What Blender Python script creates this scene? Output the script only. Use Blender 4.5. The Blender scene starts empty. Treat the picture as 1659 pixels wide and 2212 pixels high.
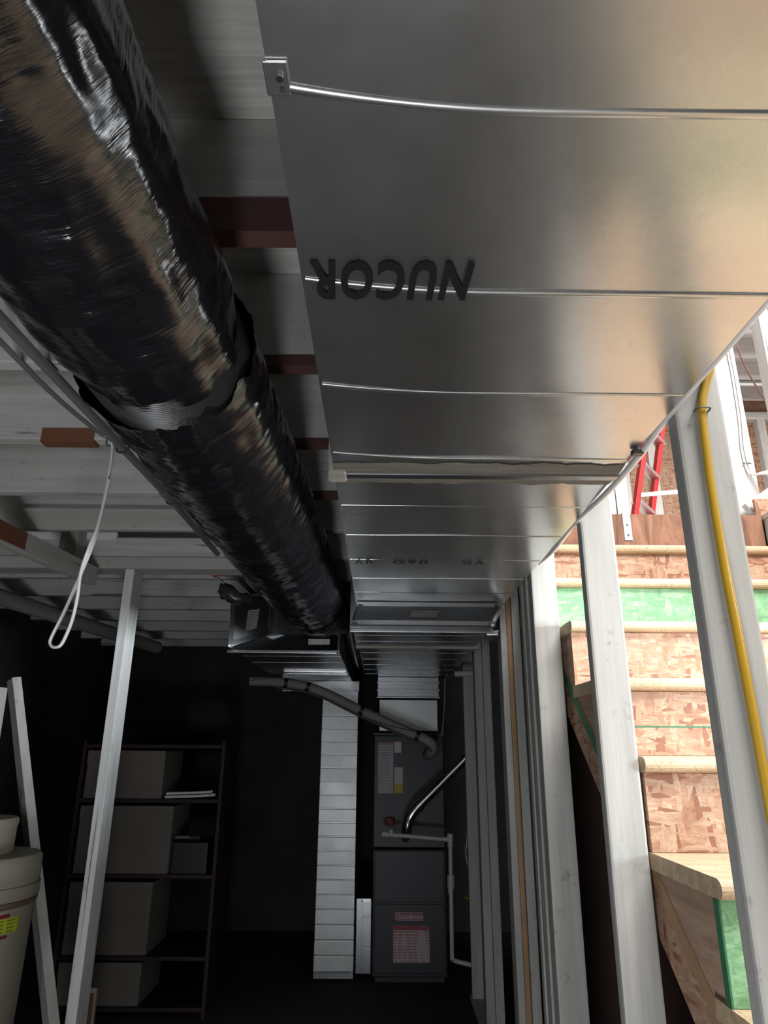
import bpy, bmesh, math, random
from mathutils import Vector, Matrix, noise

random.seed(7)
S = bpy.context.scene
C = S.collection

# ------------------------------------------------------------------ camera
EYE = 1.37
cam_d = bpy.data.cameras.new('camera')
cam = bpy.data.objects.new('camera', cam_d)
C.objects.link(cam)
PITCH, ROLL, YAW = math.radians(19.0), 0.0075, math.atan(4.7 / 1560)
fwd = Vector((math.sin(YAW) * math.cos(PITCH), math.cos(YAW) * math.cos(PITCH), math.sin(PITCH)))
r0 = fwd.cross(Vector((0, 0, 1))).normalized()
u0 = r0.cross(fwd)
rt = r0 * math.cos(ROLL) + u0 * math.sin(ROLL)
up = u0 * math.cos(ROLL) - r0 * math.sin(ROLL)
M = Matrix((rt, up, -fwd)).transposed().to_4x4()
M.translation = Vector((0, 0, EYE))
cam.matrix_world = M
cam_d.sensor_fit = 'VERTICAL'
cam_d.sensor_height = 36.0
cam_d.lens = 36.0 * 1475.0 / 2212.0
cam_d.clip_start = 0.02
S.camera = cam

# ------------------------------------------------------------------ world, lights, exposure
w = bpy.data.worlds.new('world'); S.world = w
w.use_nodes = True
w.node_tree.nodes['Background'].inputs[0].default_value = (0.8, 0.9, 1.0, 1)
w.node_tree.nodes['Background'].inputs[1].default_value = 0.0

def area(name, loc, target, sx, sy, power, color):
    d = bpy.data.lights.new(name, 'AREA'); d.shape = 'RECTANGLE'
    d.size, d.size_y, d.energy, d.color = sx, sy, power, color
    o = bpy.data.objects.new(name, d); C.objects.link(o)
    o.location = loc
    o.rotation_euler = (Vector(target) - Vector(loc)).to_track_quat('-Z', 'Y').to_euler()
    return o
# daylight from the big upstairs window, falling down the open stairwell
area('window_daylight', (1.8, .15, 4.45), (1.2, 2.6, 2.0), 1.8, 1.2, 270, (1.0, 0.98, 0.95))
area('upstairs_ceiling_light', (2.6, 4.2, 4.75), (2.6, 4.2, 2.0), 1.2, 1.2, 170, (1.0, 0.98, 0.95))
# unseen cool light added at right, beyond an opening in the stairwell wall
area('stairwell_side_light', (3.6, 0.45, 1.68), (-1.1, 2.9, 1.4), 1.1, 0.85, 78, (0.90, 0.96, 1.0))
bpy.data.lights['stairwell_side_light'].spread = math.radians(100)
# narrow light added in the stairwell to streak the black duct
area('streak_light', (1.77, 1.66, 1.86), (0.0, 1.9, 1.75), 1.25, 0.055, 9.5, (0.90, 0.96, 1.0))
# open basement doorway behind the photographer
area('doorway_daylight', (-0.4, -2.4, 1.15), (-0.4, 2.0, 1.3), 1.0, 1.9, 5, (0.93, 0.97, 1.0))
# unseen fill light added behind the photographer
area('rear_fill', (-1.0, -1.3, 0.9), (-0.3, 1.8, 1.8), 0.5, 0.35, 12, (0.95, 0.98, 1.0))

# fill light added low down, out of view, to lift the ceiling between ducts
fd = bpy.data.lights.new('floor_fill', 'POINT'); fd.energy = 50; fd.shadow_soft_size = .16; fd.color = (0.95, 0.98, 1.0)
fo = bpy.data.objects.new('floor_fill', fd); C.objects.link(fo); fo.location = (-.12, .30, .25)

S.view_settings.view_transform = 'Standard'
S.view_settings.look = 'None'
S.view_settings.gamma = 1.0
S.view_settings.exposure = 0.0
S.view_settings.use_curve_mapping = False
S.cycles.use_denoising = True
S.cycles.max_bounces = 8
S.cycles.diffuse_bounces = 5
S.cycles.glossy_bounces = 5
S.cycles.sample_clamp_indirect = 4.0
S.cycles.caustics_reflective = False
S.cycles.caustics_refractive = False

# ------------------------------------------------------------------ materials
class N:
    def __init__(s, name):
        s.m = bpy.data.materials.new(name); s.m.use_nodes = True
        s.t = s.m.node_tree; s.n = s.t.nodes; s.l = s.t.links
        s.b = s.n['Principled BSDF']
        s.c = s.n.new('ShaderNodeTexCoord')
        s.oi = None
    def node(s, typ, **kw):
        x = s.n.new(typ)
        for k, v in kw.items():
            if k in x.inputs: x.inputs[k].default_value = v
            else: setattr(x, k, v)
        return x
    def vec(s, scale=(1, 1, 1), rot=(0, 0, 0), rnd=True):
        mp = s.node('ShaderNodeMapping'); mp.inputs['Scale'].default_value = scale; mp.inputs['Rotation'].default_value = rot
        src = s.c.outputs['Object']
        if rnd:
            if s.oi is None:
                oi = s.n.new('ShaderNodeObjectInfo')
                mu = s.node('ShaderNodeMath', operation='MULTIPLY'); mu.inputs[1].default_value = 37.0
                s.l.new(oi.outputs['Random'], mu.inputs[0])
                ad = s.node('ShaderNodeVectorMath', operation='ADD')
                s.l.new(src, ad.inputs[0]); s.l.new(mu.outputs[0], ad.inputs[1])
                s.oi = ad.outputs[0]
            src = s.oi
        s.l.new(src, mp.inputs['Vector'])
        return mp.outputs[0]
    def noise(s, v, scale, detail=4, rough=.55, dist=0):
        x = s.node('ShaderNodeTexNoise'); x.inputs['Scale'].default_value = scale; x.inputs['Detail'].default_value = detail
        x.inputs['Roughness'].default_value = rough; x.inputs['Distortion'].default_value = dist
        s.l.new(v, x.inputs['Vector']); return x.outputs['Fac']
    def ramp(s, f, stops, interp='LINEAR'):
        r = s.n.new('ShaderNodeValToRGB'); cr = r.color_ramp; cr.interpolation = interp
        while len(cr.elements) < len(stops): cr.elements.new(0.5)
        for e, (p, c) in zip(cr.elements, stops):
            e.position = p; e.color = (c, c, c, 1) if isinstance(c, (int, float)) else (*c, 1)
        s.l.new(f, r.inputs[0]); return r.outputs[0]
    def mix(s, f, a, b, blend='MIX'):
        x = s.n.new('ShaderNodeMix'); x.data_type = 'RGBA'; x.blend_type = blend
        for sock, v in ((x.inputs[0], f), (x.inputs[6], a), (x.inputs[7], b)):
            if hasattr(v, 'links'): s.l.new(v, sock)
            else: sock.default_value = v if isinstance(v, (int, float)) else (*v, 1)
        return x.outputs[2]
    def bump(s, h, strength=.3, dist=.01):
        b = s.node('ShaderNodeBump'); b.inputs['Strength'].default_value = strength; b.inputs['Distance'].default_value = dist
        s.l.new(h, b.inputs['Height']); s.l.new(b.outputs[0], s.b.inputs['Normal'])
    def col(s, c):
        if hasattr(c, 'links'): s.l.new(c, s.b.inputs['Base Color'])
        else: s.b.inputs['Base Color'].default_value = (*c, 1)
    def rough(s, r):
        if hasattr(r, 'links'): s.l.new(r, s.b.inputs['Roughness'])
        else: s.b.inputs['Roughness'].default_value = r
    def metal(s, v): s.b.inputs['Metallic'].default_value = v

def plain(name, c, r=.5, metal=0.0):
    n = N(name); n.metal(metal)
    f = n.noise(n.vec(), 9, 5)
    n.col(n.mix(f, tuple(x * .82 for x in c), tuple(min(1, x * 1.12) for x in c)))
    n.rough(r)
    return n.m

def painted(name, base, bare=(.16, .07, .04), bare_lo=.66, axis='z', dirt=.5):
    """white-washed framing lumber: grain along its length, bare patches, cracks and scuffs"""
    n = N(name)
    st = {'z': (22, 22, 1.2), 'x': (1.2, 22, 22), 'y': (22, 1.2, 22)}[axis]
    lo = {'z': (2.4, 2.4, .9), 'x': (.9, 2.4, 2.4), 'y': (2.4, .9, 2.4)}[axis]
    grain = n.noise(n.vec(st), 1.6, 5, .6)
    blotch = n.noise(n.vec(lo), 1.1, 3, .5)
    scuff = n.noise(n.vec(), 14, 6, .7)
    c = n.mix(n.ramp(grain, [(.35, 0), (.65, 1)]), tuple(x * .76 for x in base), base)
    c = n.mix(n.ramp(blotch, [(.38, 0.0), (.62, .6)]), c, tuple(x * .68 for x in base))
    c = n.mix(n.ramp(scuff, [(.60, 0), (.72, dirt)]), c, (.07, .06, .055))
    crack = n.noise(n.vec(tuple(a * b for a, b in zip(st, (2.4, 2.4, 2.4) if axis != 'z' else (2.6, 2.6, .8)))), .8, 2, .5)
    c = n.mix(n.ramp(crack, [(.69, 0), (.72, .8)]), c, (.05, .04, .035))
    c = n.mix(n.ramp(blotch, [(bare_lo, 0), (bare_lo + .012, 1)]), c, bare)
    n.col(c); n.rough(.62)
    n.bump(grain, .25, .004)
    return n.m

M_STUD = painted('white_washed_stud', (.47, .46, .435), bare_lo=.80)
M_STUDX = painted('white_washed_plate', (.62, .61, .585), bare_lo=.78, axis='x')
M_STUDY = painted('white_washed_rail', (.60, .59, .565), bare_lo=.68, axis='y')
M_POST = painted('white_painted_post', (.88, .89, .89), bare_lo=.86, dirt=.35)
M_JOIST = painted('grey_washed_joist', (.66, .655, .635), bare=(.13, .055, .035), bare_lo=.74, axis='x')
M_UPSTUD = painted('bright_painted_stud', (.6, .59, .58), bare_lo=.9, dirt=.25)
M_UPJOIST = painted('bright_painted_joist', (.6, .58, .57), bare_lo=.9, axis='x', dirt=.25)
M_TANWOOD = plain('bare_tan_wood', (.36, .22, .12), .7)

def mk_ply(name, c1, c2, sc=(1, 30, 1), s2=1.0):
    n = N(name)
    g = n.noise(n.vec(sc), s2, 6, .65, 1.5)
    k = n.noise(n.vec((1, 1, 1)), 2.2, 3)
    c = n.mix(n.ramp(g, [(.35, 0), (.65, 1)]), c1, c2)
    c = n.mix(n.ramp(k, [(.55, 0), (.7, .4)]), c, tuple(x * .55 for x in c1))
    n.col(c); n.rough(.75); n.bump(g, .3, .004); return n.m
M_SUBFLOOR = mk_ply('plywood_subfloor', (.46, .44, .42), (.62, .60, .57), (2, 40, 1), 1.0)
M_PLYSIDE = mk_ply('plywood_stringer_side', (.30, .185, .125), (.47, .32, .225), (1, 3, 26), .8)
M_HEADER = mk_ply('brown_header_board', (.13, .055, .035), (.36, .18, .11), (14, 1, 3), .8)

def mk_osb(name, palette, rough=.6):
    """oriented strand board: layers of long flakes, each flake one tone"""
    n = N(name)
    out = None
    wn = n.node('ShaderNodeTexNoise'); wn.inputs['Scale'].default_value = 22; wn.inputs['Detail'].default_value = 3
    n.l.new(n.vec(), wn.inputs['Vector'])
    ws = n.node('ShaderNodeVectorMath', operation='SCALE'); ws.inputs['Scale'].default_value = .25
    n.l.new(wn.outputs['Color'], ws.inputs[0])
    for i, (rot, sx, sz) in enumerate(((.3, 11, 46), (-.75, 46, 12), (1.25, 13, 58), (.85, 64, 16), (-.2, 24, 95))):
        va = n.node('ShaderNodeVectorMath', operation='ADD')
        n.l.new(n.vec((sx, sx, sz), (0, rot, 0)), va.inputs[0]); n.l.new(ws.outputs[0], va.inputs[1])
        v = va.outputs[0]
        vo = n.node('ShaderNodeTexVoronoi'); vo.inputs['Scale'].default_value = 1.0
        n.l.new(v, vo.inputs['Vector'])
        sep = n.node('ShaderNodeSeparateColor'); n.l.new(vo.outputs['Color'], sep.inputs[0])
        col = n.ramp(sep.outputs[0], [(j / len(palette), p) for j, p in enumerate(palette)], 'CONSTANT')
        grain = n.noise(n.vec((sx * 1.2, sx, sz * 3.5), (0, rot, 0)), 1.0, 4, .65)
        col = n.mix(n.ramp(grain, [(.35, .38), (.6, 0)]), col, tuple(x * .62 for x in palette[0]))
        ve = n.node('ShaderNodeTexVoronoi'); ve.feature = 'DISTANCE_TO_EDGE'; n.l.new(v, ve.inputs['Vector'])
        col = n.mix(n.ramp(ve.outputs['Distance'], [(.0, .55), (.05, 0)]), col, tuple(x * .5 for x in palette[0]))
        if out is None: out = col
        else: out = n.mix(n.ramp(sep.outputs[1], [(0, 0), (.60 + .05 * i, 1)], 'CONSTANT'), out, col)
    fine = n.noise(n.vec((30, 30, 90)), 1.0, 4)
    out = n.mix(n.ramp(fine, [(.3, .25), (.6, 0)]), out, tuple(x * .6 for x in palette[0]))
    n.col(out); n.rough(rough); n.bump(fine, .2, .003)
    return n.m
OSB_NAT = [(.28, .115, .065), (.47, .285, .185), (.51, .33, .22), (.40, .21, .125), (.55, .375, .265), (.49, .295, .195), (.44, .25, .155), (.53, .355, .24)]
OSB_GRN = [(.16, .36, .18), (.22, .45, .24), (.26, .50, .28), (.19, .41, .21), (.25, .47, .25), (.33, .55, .32)]
M_OSB = mk_osb('osb_natural', OSB_NAT)
M_OSBG = mk_osb('osb_green_stained', OSB_GRN)
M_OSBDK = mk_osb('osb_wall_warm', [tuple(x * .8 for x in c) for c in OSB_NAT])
M_GREEN = plain('green_edge_paint', (.035, .16, .075), .6)

def mk_tread():
    n = N('particle_board_tread')
    f = n.noise(n.vec(), 120, 3, .7)
    g = n.noise(n.vec((3, 20, 20)), 1.5, 4)
    c = n.mix(n.ramp(g, [(.4, 0), (.65, 1)]), (.46, .33, .205), (.58, .45, .30))
    c = n.mix(n.ramp(f, [(.56, 0), (.66, .6)]), c, (.20, .14, .09))
    n.col(c); n.rough(.6); n.bump(f, .2, .002); return n.m
M_TREAD = mk_tread()

def mk_galv(name, c=(.60, .61, .61), r=(.22, .36), bumps=.05, met=1.0):
    n = N(name); n.metal(met)
    big = n.noise(n.vec(), 3.0, 4, .6)
    sm = n.noise(n.vec((1, .25, 1)), 26, 5, .7)
    spang = n.node('ShaderNodeTexVoronoi'); spang.inputs['Scale'].default_value = 70
    n.l.new(n.vec(), spang.inputs['Vector'])
    sep = n.node('ShaderNodeSeparateColor'); n.l.new(spang.outputs['Color'], sep.inputs[0])
    col = n.mix(n.ramp(big, [(.35, 0), (.7, 1)]), tuple(x * .86 for x in c), c)
    col = n.mix(n.ramp(sep.outputs[0], [(0, 0.0), (1, .10)]), col, tuple(min(1, x * 1.3) for x in c))
    smear = n.noise(n.vec((1.0, 2.2, 1)), 4.0, 3, .5, .2)
    col = n.mix(n.ramp(smear, [(.5, 0), (.9, .25)]), col, (.75, .75, .74))
    n.col(col)
    n.rough(n.ramp(big, [(.25, r[0]), (.75, r[1])]))
    n.bump(n.mix(.2, big, sm), bumps, .012)
    return n.m
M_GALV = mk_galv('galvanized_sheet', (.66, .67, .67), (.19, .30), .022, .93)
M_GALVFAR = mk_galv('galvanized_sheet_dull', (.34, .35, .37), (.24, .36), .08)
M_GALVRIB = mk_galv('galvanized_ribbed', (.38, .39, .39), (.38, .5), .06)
M_SHINY = plain('shiny_flue_metal', (.72, .73, .74), .18, 1.0)
M_ALU = plain('bare_aluminium', (.75, .76, .77), .35, 1.0)
M_STRAP = plain('galvanized_strap', (.36, .44, .47), .4, .5)

def mk_mastic():
    n = N('grey_duct_mastic'); f = n.noise(n.vec((2, 30, 10)), 1.2, 6, .7)
    n.col(n.mix(n.ramp(f, [(.35, 0), (.7, 1)]), (.26, .245, .22), (.44, .42, .38))); n.rough(.7); n.bump(f, .5, .006); return n.m
M_MASTIC = mk_mastic()

def mk_black():
    n = N('black_plastic_film')
    a = n.noise(n.vec((5, 60, 5), rnd=False), 1.0, 5, .65, .6)
    b = n.noise(n.vec((9, 150, 9), rnd=False), 1.0, 4, .6, .4)
    c2 = n.noise(n.vec((6, 14, 6), rnd=False), 1.3, 3, .5, .8)
    n.col((.008, .008, .010)); n.b.inputs['Specular IOR Level'].default_value = .75
    n.rough(n.ramp(c2, [(.3, .10), (.7, .22)]))
    n.bump(n.mix(.4, n.mix(.45, a, b), c2), .40, .012)
    return n.m
M_BLACK = mk_black()
M_BLACKRIB = plain('black_ribbed_liner', (.035, .035, .038), .3)
M_BLACKTAPE = plain('black_tape', (.006, .006, .007), .5)

def mk_conc(name, c, sc=3):
    n = N(name); f = n.noise(n.vec(), sc, 8, .65); g = n.noise(n.vec(), 60, 3)
    n.col(n.mix(n.ramp(f, [(.3, 0), (.7, 1)]), tuple(x * .7 for x in c), tuple(x * 1.2 for x in c))); n.rough(.85); n.bump(g, .3, .004); return n.m
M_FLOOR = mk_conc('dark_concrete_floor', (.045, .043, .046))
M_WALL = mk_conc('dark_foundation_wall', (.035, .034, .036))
M_WELLWALL = mk_conc('white_painted_stairwell', (.74, .73, .70), 1.5)
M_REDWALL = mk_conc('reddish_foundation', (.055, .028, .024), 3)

M_PIPE = plain('grey_conduit', (.23, .23, .23), .45, .35)
M_PVC = plain('pvc_pipe', (.50, .49, .47), .4)
M_OLDPIPE = plain('grey_drain_pipe', (.28, .28, .27), .6)
M_WHITEC = plain('white_cable_jacket', (.78, .75, .76), .4)
M_YELLOW = plain('yellow_cable_jacket', (.44, .26, .012), .4)
M_COPPER = plain('brown_wire', (.10, .05, .04), .5)
M_STEEL = plain('dark_staple', (.10, .10, .10), .4, .6)
M_RED = plain('red_fibreglass', (.6, .02, .025), .4)
M_REDV = plain('red_valve', (.33, .025, .015), .5)
M_FURN = plain('furnace_grey_blue', (.018, .019, .024), .45, .2)
M_TANK = plain('beige_plastic', (.22, .20, .155), .55)
M_TANKD = plain('brown_rubber_gasket', (.10, .06, .045), .6)
M_PAPER = plain('white_paper', (.60, .60, .60), .6)
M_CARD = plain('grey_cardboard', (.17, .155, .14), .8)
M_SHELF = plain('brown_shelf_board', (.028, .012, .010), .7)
M_BROWN = plain('reddish_brown_board', (.10, .045, .04), .6)
M_RUST = plain('bare_reddish_wood', (.19, .075, .04), .7)
M_EDGE = plain('pale_board_edge', (.30, .25, .20), .6)
M_INSUL = plain('grey_pipe_insulation', (.27, .26, .25), .7)
M_LINER = plain('white_gloss', (.88, .92, .92), .3)

def mk_label(name, paper, ink, scale, head=None):
    n = N(name)
    wv = n.node('ShaderNodeTexWave'); wv.wave_type = 'BANDS'; wv.bands_direction = 'Z'; wv.inputs['Scale'].default_value = scale
    wv.inputs['Distortion'].default_value = .0
    n.l.new(n.c.outputs['Object'], wv.inputs['Vector'])
    brk = n.noise(n.vec((60, 60, 8)), 1.0, 2)
    lines = n.mix(1.0, n.ramp(wv.outputs['Fac'], [(.5, 0), (.7, .8)]), n.ramp(brk, [(.42, 0), (.5, 1)]), 'MULTIPLY')
    n.col(n.mix(lines, paper, ink)); n.rough(.5); return n.m
M_LAB_GREY = mk_label('printed_label_grey', (.38, .39, .42), (.17, .17, .19), 18)
M_LAB_WHITE = mk_label('printed_label_white', (.55, .55, .54), (.30, .30, .30), 24)
M_LAB_YEL = plain('printed_label_yellow', (.50, .38, .03), .6)
M_LAB_RED = mk_label('printed_warning_label', (.46, .36, .37), (.24, .035, .05), 20)
M_LAB_REDHEAD = plain('label_red_header', (.27, .02, .04), .5)
M_BADGE = plain('badge_crimson', (.22, .012, .04), .4)
M_STICKY = mk_label('yellow_green_sticker', (.62, .66, .05), (.12, .20, .02), 30)

def mk_ink(name, c, keep):
    n = N(name); n.col(c); n.rough(.7); n.b.inputs['Specular IOR Level'].default_value = .15
    f = n.noise(n.vec(rnd=False), 190, 3, .7)
    tr = n.node('ShaderNodeBsdfTransparent'); mx = n.node('ShaderNodeMixShader')
    n.l.new(n.ramp(f, [(keep, 1), (keep + .05, 0)]), mx.inputs[0])
    n.l.new(tr.outputs[0], mx.inputs[1]); n.l.new(n.b.outputs[0], mx.inputs[2])
    n.l.new(mx.outputs[0], n.n['Material Output'].inputs[0]); return n.m
M_INK = mk_ink('black_mill_ink', (.012, .012, .014), .62)
M_INKW = mk_ink('faded_mill_ink', (.012, .012, .014), .54)
M_WHITEINK = plain('white_print', (.55, .45, .47), .5)

# ------------------------------------------------------------------ mesh helpers
def bm_new(): return bmesh.new()

def add_box(bm, a, b, bevel=0.0, mat=None):
    """axis-aligned box between corners a and b, optional bevel, optional transform"""
    x0, x1 = sorted((a[0], b[0])); y0, y1 = sorted((a[1], b[1])); z0, z1 = sorted((a[2], b[2]))
    r = bmesh.ops.create_cube(bm, size=1.0)
    vs = r['verts']
    for v in vs:
        v.co = Vector(((x0 + x1) / 2 + v.co.x * (x1 - x0), (y0 + y1) / 2 + v.co.y * (y1 - y0), (z0 + z1) / 2 + v.co.z * (z1 - z0)))
    if bevel:
        es = list({e for v in vs for e in v.link_edges})
        rb = bmesh.ops.bevel(bm, geom=es, offset=bevel, segments=2, profile=.6, affect='EDGES')
        vs = list({v for f in rb['faces'] for v in f.verts} | {v for v in vs if v.is_valid})
    if mat is not None: bmesh.ops.transform(bm, matrix=mat, verts=vs)
    return vs

def add_bar(bm, p, q, wdt, hgt, side=Vector((1, 0, 0)), bevel=.003):
    """rectangular bar from p to q; wdt along 'side', hgt across"""
    p, q = Vector(p), Vector(q); d = q - p; L = d.length; d.normalize()
    s = (Vector(side) - d * d.dot(Vector(side))).normalized(); t = d.cross(s)
    m = Matrix((s, d, -t)).transposed().to_4x4(); m.translation = p
    return add_box(bm, (-wdt / 2, 0, -hgt / 2), (wdt / 2, L, hgt / 2), bevel, m)

def smooth_path(pts, n=8):
    P = [Vector(p) for p in pts]
    if len(P) < 3 or n <= 1: return P
    out = []
    for i in range(len(P) - 1):
        a, b, c, d = P[max(i - 1, 0)], P[i], P[i + 1], P[min(i + 2, len(P) - 1)]
        for k in range(n):
            t = k / n
            out.append(.5 * ((2 * b) + (c - a) * t + (2 * a - 5 * b + 4 * c - d) * t * t + (3 * b - a - 3 * c + d) * t ** 3))
    out.append(P[-1]); return out

def add_tube(bm, pts, r, seg=12, n=8, flat=1.0, side=None, caps=True):
    """tube along a smoothed path; flat < 1 squashes it across 'side'"""
    P = smooth_path(pts, n); rings = []
    d = (P[1] - P[0]).normalized()
    s = Vector(side) if side else (Vector((0, 0, 1)) if abs(d.z) < .9 else Vector((1, 0, 0)))
    for i, p in enumerate(P):
        d = (P[min(i + 1, len(P) - 1)] - P[max(i - 1, 0)]).normalized()
        s = (s - d * d.dot(s)).normalized() if not side else (Vector(side) - d * d.dot(Vector(side))).normalized()
        t = d.cross(s); rr = r(i / (len(P) - 1)) if callable(r) else r
        rings.append([bm.verts.new(p + s * math.cos(a) * rr + t * math.sin(a) * rr * flat) for a in [2 * math.pi * k / seg for k in range(seg)]])
    for A, B in zip(rings, rings[1:]):
        for k in range(seg):
            f = bm.faces.new((A[k], A[(k + 1) % seg], B[(k + 1) % seg], B[k])); f.smooth = True
    if caps:
        bm.faces.new(rings[0][::-1]); bm.faces.new(rings[-1])

def add_lathe(bm, prof, cx, cy, seg=40):
    rings = []
    for r, z in prof:
        rings.append([bm.verts.new((cx + math.cos(2 * math.pi * k / seg) * r, cy + math.sin(2 * math.pi * k / seg) * r, z)) for k in range(seg)])
    for A, B in zip(rings, rings[1:]):
        for k in range(seg):
            f = bm.faces.new((A[k], A[(k + 1) % seg], B[(k + 1) % seg], B[k])); f.smooth = True
    bm.faces.new(rings[0][::-1]); bm.faces.new(rings[-1])

def add_prism(bm, poly, x0, x1):
    """polygon in (y, z) extruded along x"""
    A = [bm.verts.new((x0, y, z)) for y, z in poly]; B = [bm.verts.new((x1, y, z)) for y, z in poly]
    bm.faces.new(A); bm.faces.new(B[::-1]); n = len(poly)
    for k in range(n): bm.faces.new((A[k], B[k], B[(k + 1) % n], A[(k + 1) % n]))

def world_loc(o):
    v = Vector(o.location)
    while o.parent: o = o.parent; v += Vector(o.location)
    return v

def obj(name, bm, mat, parent=None):
    """link the bmesh (built in world coordinates) as one mesh object, origin at its base"""
    bmesh.ops.recalc_face_normals(bm, faces=bm.faces[:])
    for e_ in bm.edges:
        if len(e_.link_faces) == 2 and e_.calc_face_angle(0) > 1.0: e_.smooth = False
    me = bpy.data.meshes.new(name)
    xs = [v.co for v in bm.verts]
    lo = Vector((min(v.x for v in xs), min(v.y for v in xs), min(v.z for v in xs)))
    hi = Vector((max(v.x for v in xs), max(v.y for v in xs), max(v.z for v in xs)))
    c = Vector(((lo.x + hi.x) / 2, (lo.y + hi.y) / 2, lo.z))
    bmesh.ops.translate(bm, vec=-c, verts=bm.verts[:])
    bm.to_mesh(me); bm.free()
    me.materials.append(mat)
    o = bpy.data.objects.new(name, me); C.objects.link(o)
    if parent: o.parent = parent; o.location = c - world_loc(parent)
    else: o.location = c
    return o

def thing(name, label, cat, loc, group=None):
    o = bpy.data.objects.new(name, None); C.objects.link(o); o.location = loc
    o.empty_display_size = .05
    return tag(o, label, cat, group)

def tag(o, label, cat, group=None):
    o['label'] = label; o['category'] = cat
    if group: o['group'] = group
    return o

def struct(o, label=None):
    o['kind'] = 'structure'
    if label: o['label'] = label
    return o

def box(name, a, b, mat, parent=None, bevel=.003):
    bm = bm_new(); add_box(bm, a, b, bevel); return obj(name, bm, mat, parent)
def bar(name, p, q, wd, hg, mat, parent=None, side=(1, 0, 0), bevel=.003):
    bm = bm_new(); add_bar(bm, p, q, wd, hg, Vector(side), bevel); return obj(name, bm, mat, parent)
def tube(name, pts, r, mat, parent=None, **kw):
    bm = bm_new(); add_tube(bm, pts, r, **kw); return obj(name, bm, mat, parent)

def lettering(name, txt, mat, parent, origin, X, Y, width, height, shear=0.0, bold=0.0, spacing=1.0):
    cu = bpy.data.curves.new(name, 'FONT'); cu.body = txt; cu.offset = bold; cu.space_character = spacing; cu.shear = shear
    cu.resolution_u = 3
    to = bpy.data.objects.new(name, cu); C.objects.link(to)
    bpy.context.view_layer.update()
    me = bpy.data.meshes.new_from_object(to.evaluated_get(bpy.context.evaluated_depsgraph_get()))
    bpy.data.objects.remove(to); bpy.data.curves.remove(cu)
    xs = [v.co.x for v in me.vertices]; ys = [v.co.y for v in me.vertices]
    bm = bm_new(); bm.from_mesh(me); bpy.data.meshes.remove(me)
    X, Y, O = Vector(X), Vector(Y), Vector(origin)
    for v in bm.verts:
        u = (v.co.x - min(xs)) / (max(xs) - min(xs)) * width; t = (v.co.y - min(ys)) / (max(ys) - min(ys)) * height
        v.co = O + X * u + Y * t
    nrm = X.cross(Y)
    o = obj(name, bm, mat, parent)
    if o.data.polygons and o.data.polygons[0].normal.dot(nrm) < 0: o.data.flip_normals()
    return o

# ------------------------------------------------------------------ the setting: basement shell
JB, JT, SF = 2.16, 2.395, 2.415          # joist bottom, joist top, subfloor top
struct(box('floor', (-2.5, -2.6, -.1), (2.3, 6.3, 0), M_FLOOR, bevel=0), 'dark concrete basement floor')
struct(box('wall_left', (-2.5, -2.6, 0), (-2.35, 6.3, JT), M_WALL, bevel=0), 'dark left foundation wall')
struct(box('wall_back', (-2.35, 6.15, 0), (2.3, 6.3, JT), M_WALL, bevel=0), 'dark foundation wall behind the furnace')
bm = bm_new()                                    # wall behind the photographer with a doorway
add_box(bm, (-2.35, -2.6, 0), (-.95, -2.45, JT)); add_box(bm, (.15, -2.6, 0), (2.3, -2.45, JT)); add_box(bm, (-.95, -2.6, 2.1), (.15, -2.45, JT))
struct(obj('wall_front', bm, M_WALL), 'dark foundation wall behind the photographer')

bm = bm_new()
add_box(bm, (-2.5, -2.6, JT), (.625, 6.3, SF)); add_box(bm, (.625, 3.07, JT), (1.79, 6.9, SF))
add_box(bm, (1.79, -2.6, JT), (5.2, 6.9, SF)); add_box(bm, (.625, -2.6, JT), (1.79, -.75, SF)); add_box(bm, (-2.5, 6.3, JT), (.625, 6.9, SF))
ceiling = struct(obj('ceiling', bm, M_SUBFLOOR), 'plywood subfloor over the basement with a stair opening')
random.seed(3)
for k in range(-8, 13):
    y = .895 + .408 * k
    j = box('joist', (-2.35, y, JB + random.uniform(-.004, .003)), (.53, y + .038, JT), M_JOIST, ceiling)
box('header_joist', (.53, -2.4, JB), (.568, 6.1, JT), M_JOIST, ceiling)
box('header_joist', (.572, -2.4, JB), (.61, 6.1, JT), M_JOIST, ceiling)
# furring board, short block and bright strip between the far joists
box('furring_board', (-2.2, 2.497, 2.150), (-.62, 2.525, 2.236), M_STUDX, ceiling)
box('daylight_strip', (-1.60, 2.915, 2.235), (-1.18, 2.934, 2.268), M_LINER, ceiling)  # white colour stands in for daylight showing through a gap
bm = bm_new(); add_box(bm, (-1.18, 2.925, 2.245), (-.62, 2.934, 2.272), .002)
obj('foil_strip', bm, M_SHINY, ceiling)

# unpainted reddish patches on the near joists
for (y, x0, x1, z1) in ((.895, -.335, -.03, 2.222), (1.303, -.33, -.03, 2.180), (1.711, -.938, -.792, 2.196), (1.711, -.25, -.04, 2.172), (2.119, -.25, -.03, 2.172)):
    box('bare_patch', (x0, y - .0015, 2.1545), (x1, y + .0375, z1), M_RUST if y == 1.711 and x0 < -.5 else M_BROWN, ceiling, 0)

# partition under the far joist: top plate, block and post
plate = tag(box('partition_plate', (-2.3, 2.925, 2.105), (-.49, 3.04, 2.158), M_STUDX), 'whitewashed horizontal timber plate nailed under a joist behind the black duct', 'beam')
post = tag(box('timber_post', (-1.127, 2.928, 0), (-1.087, 3.040, 2.104), M_POST, bevel=.004), 'upright white painted timber post standing under the horizontal plate', 'post')
tag(box('timber_block', (-1.388, 2.83, 2.118), (-1.312, 2.915, 2.40), M_STUD), 'short white timber block hanging between the joists behind the diagonal board', 'block')

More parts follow.
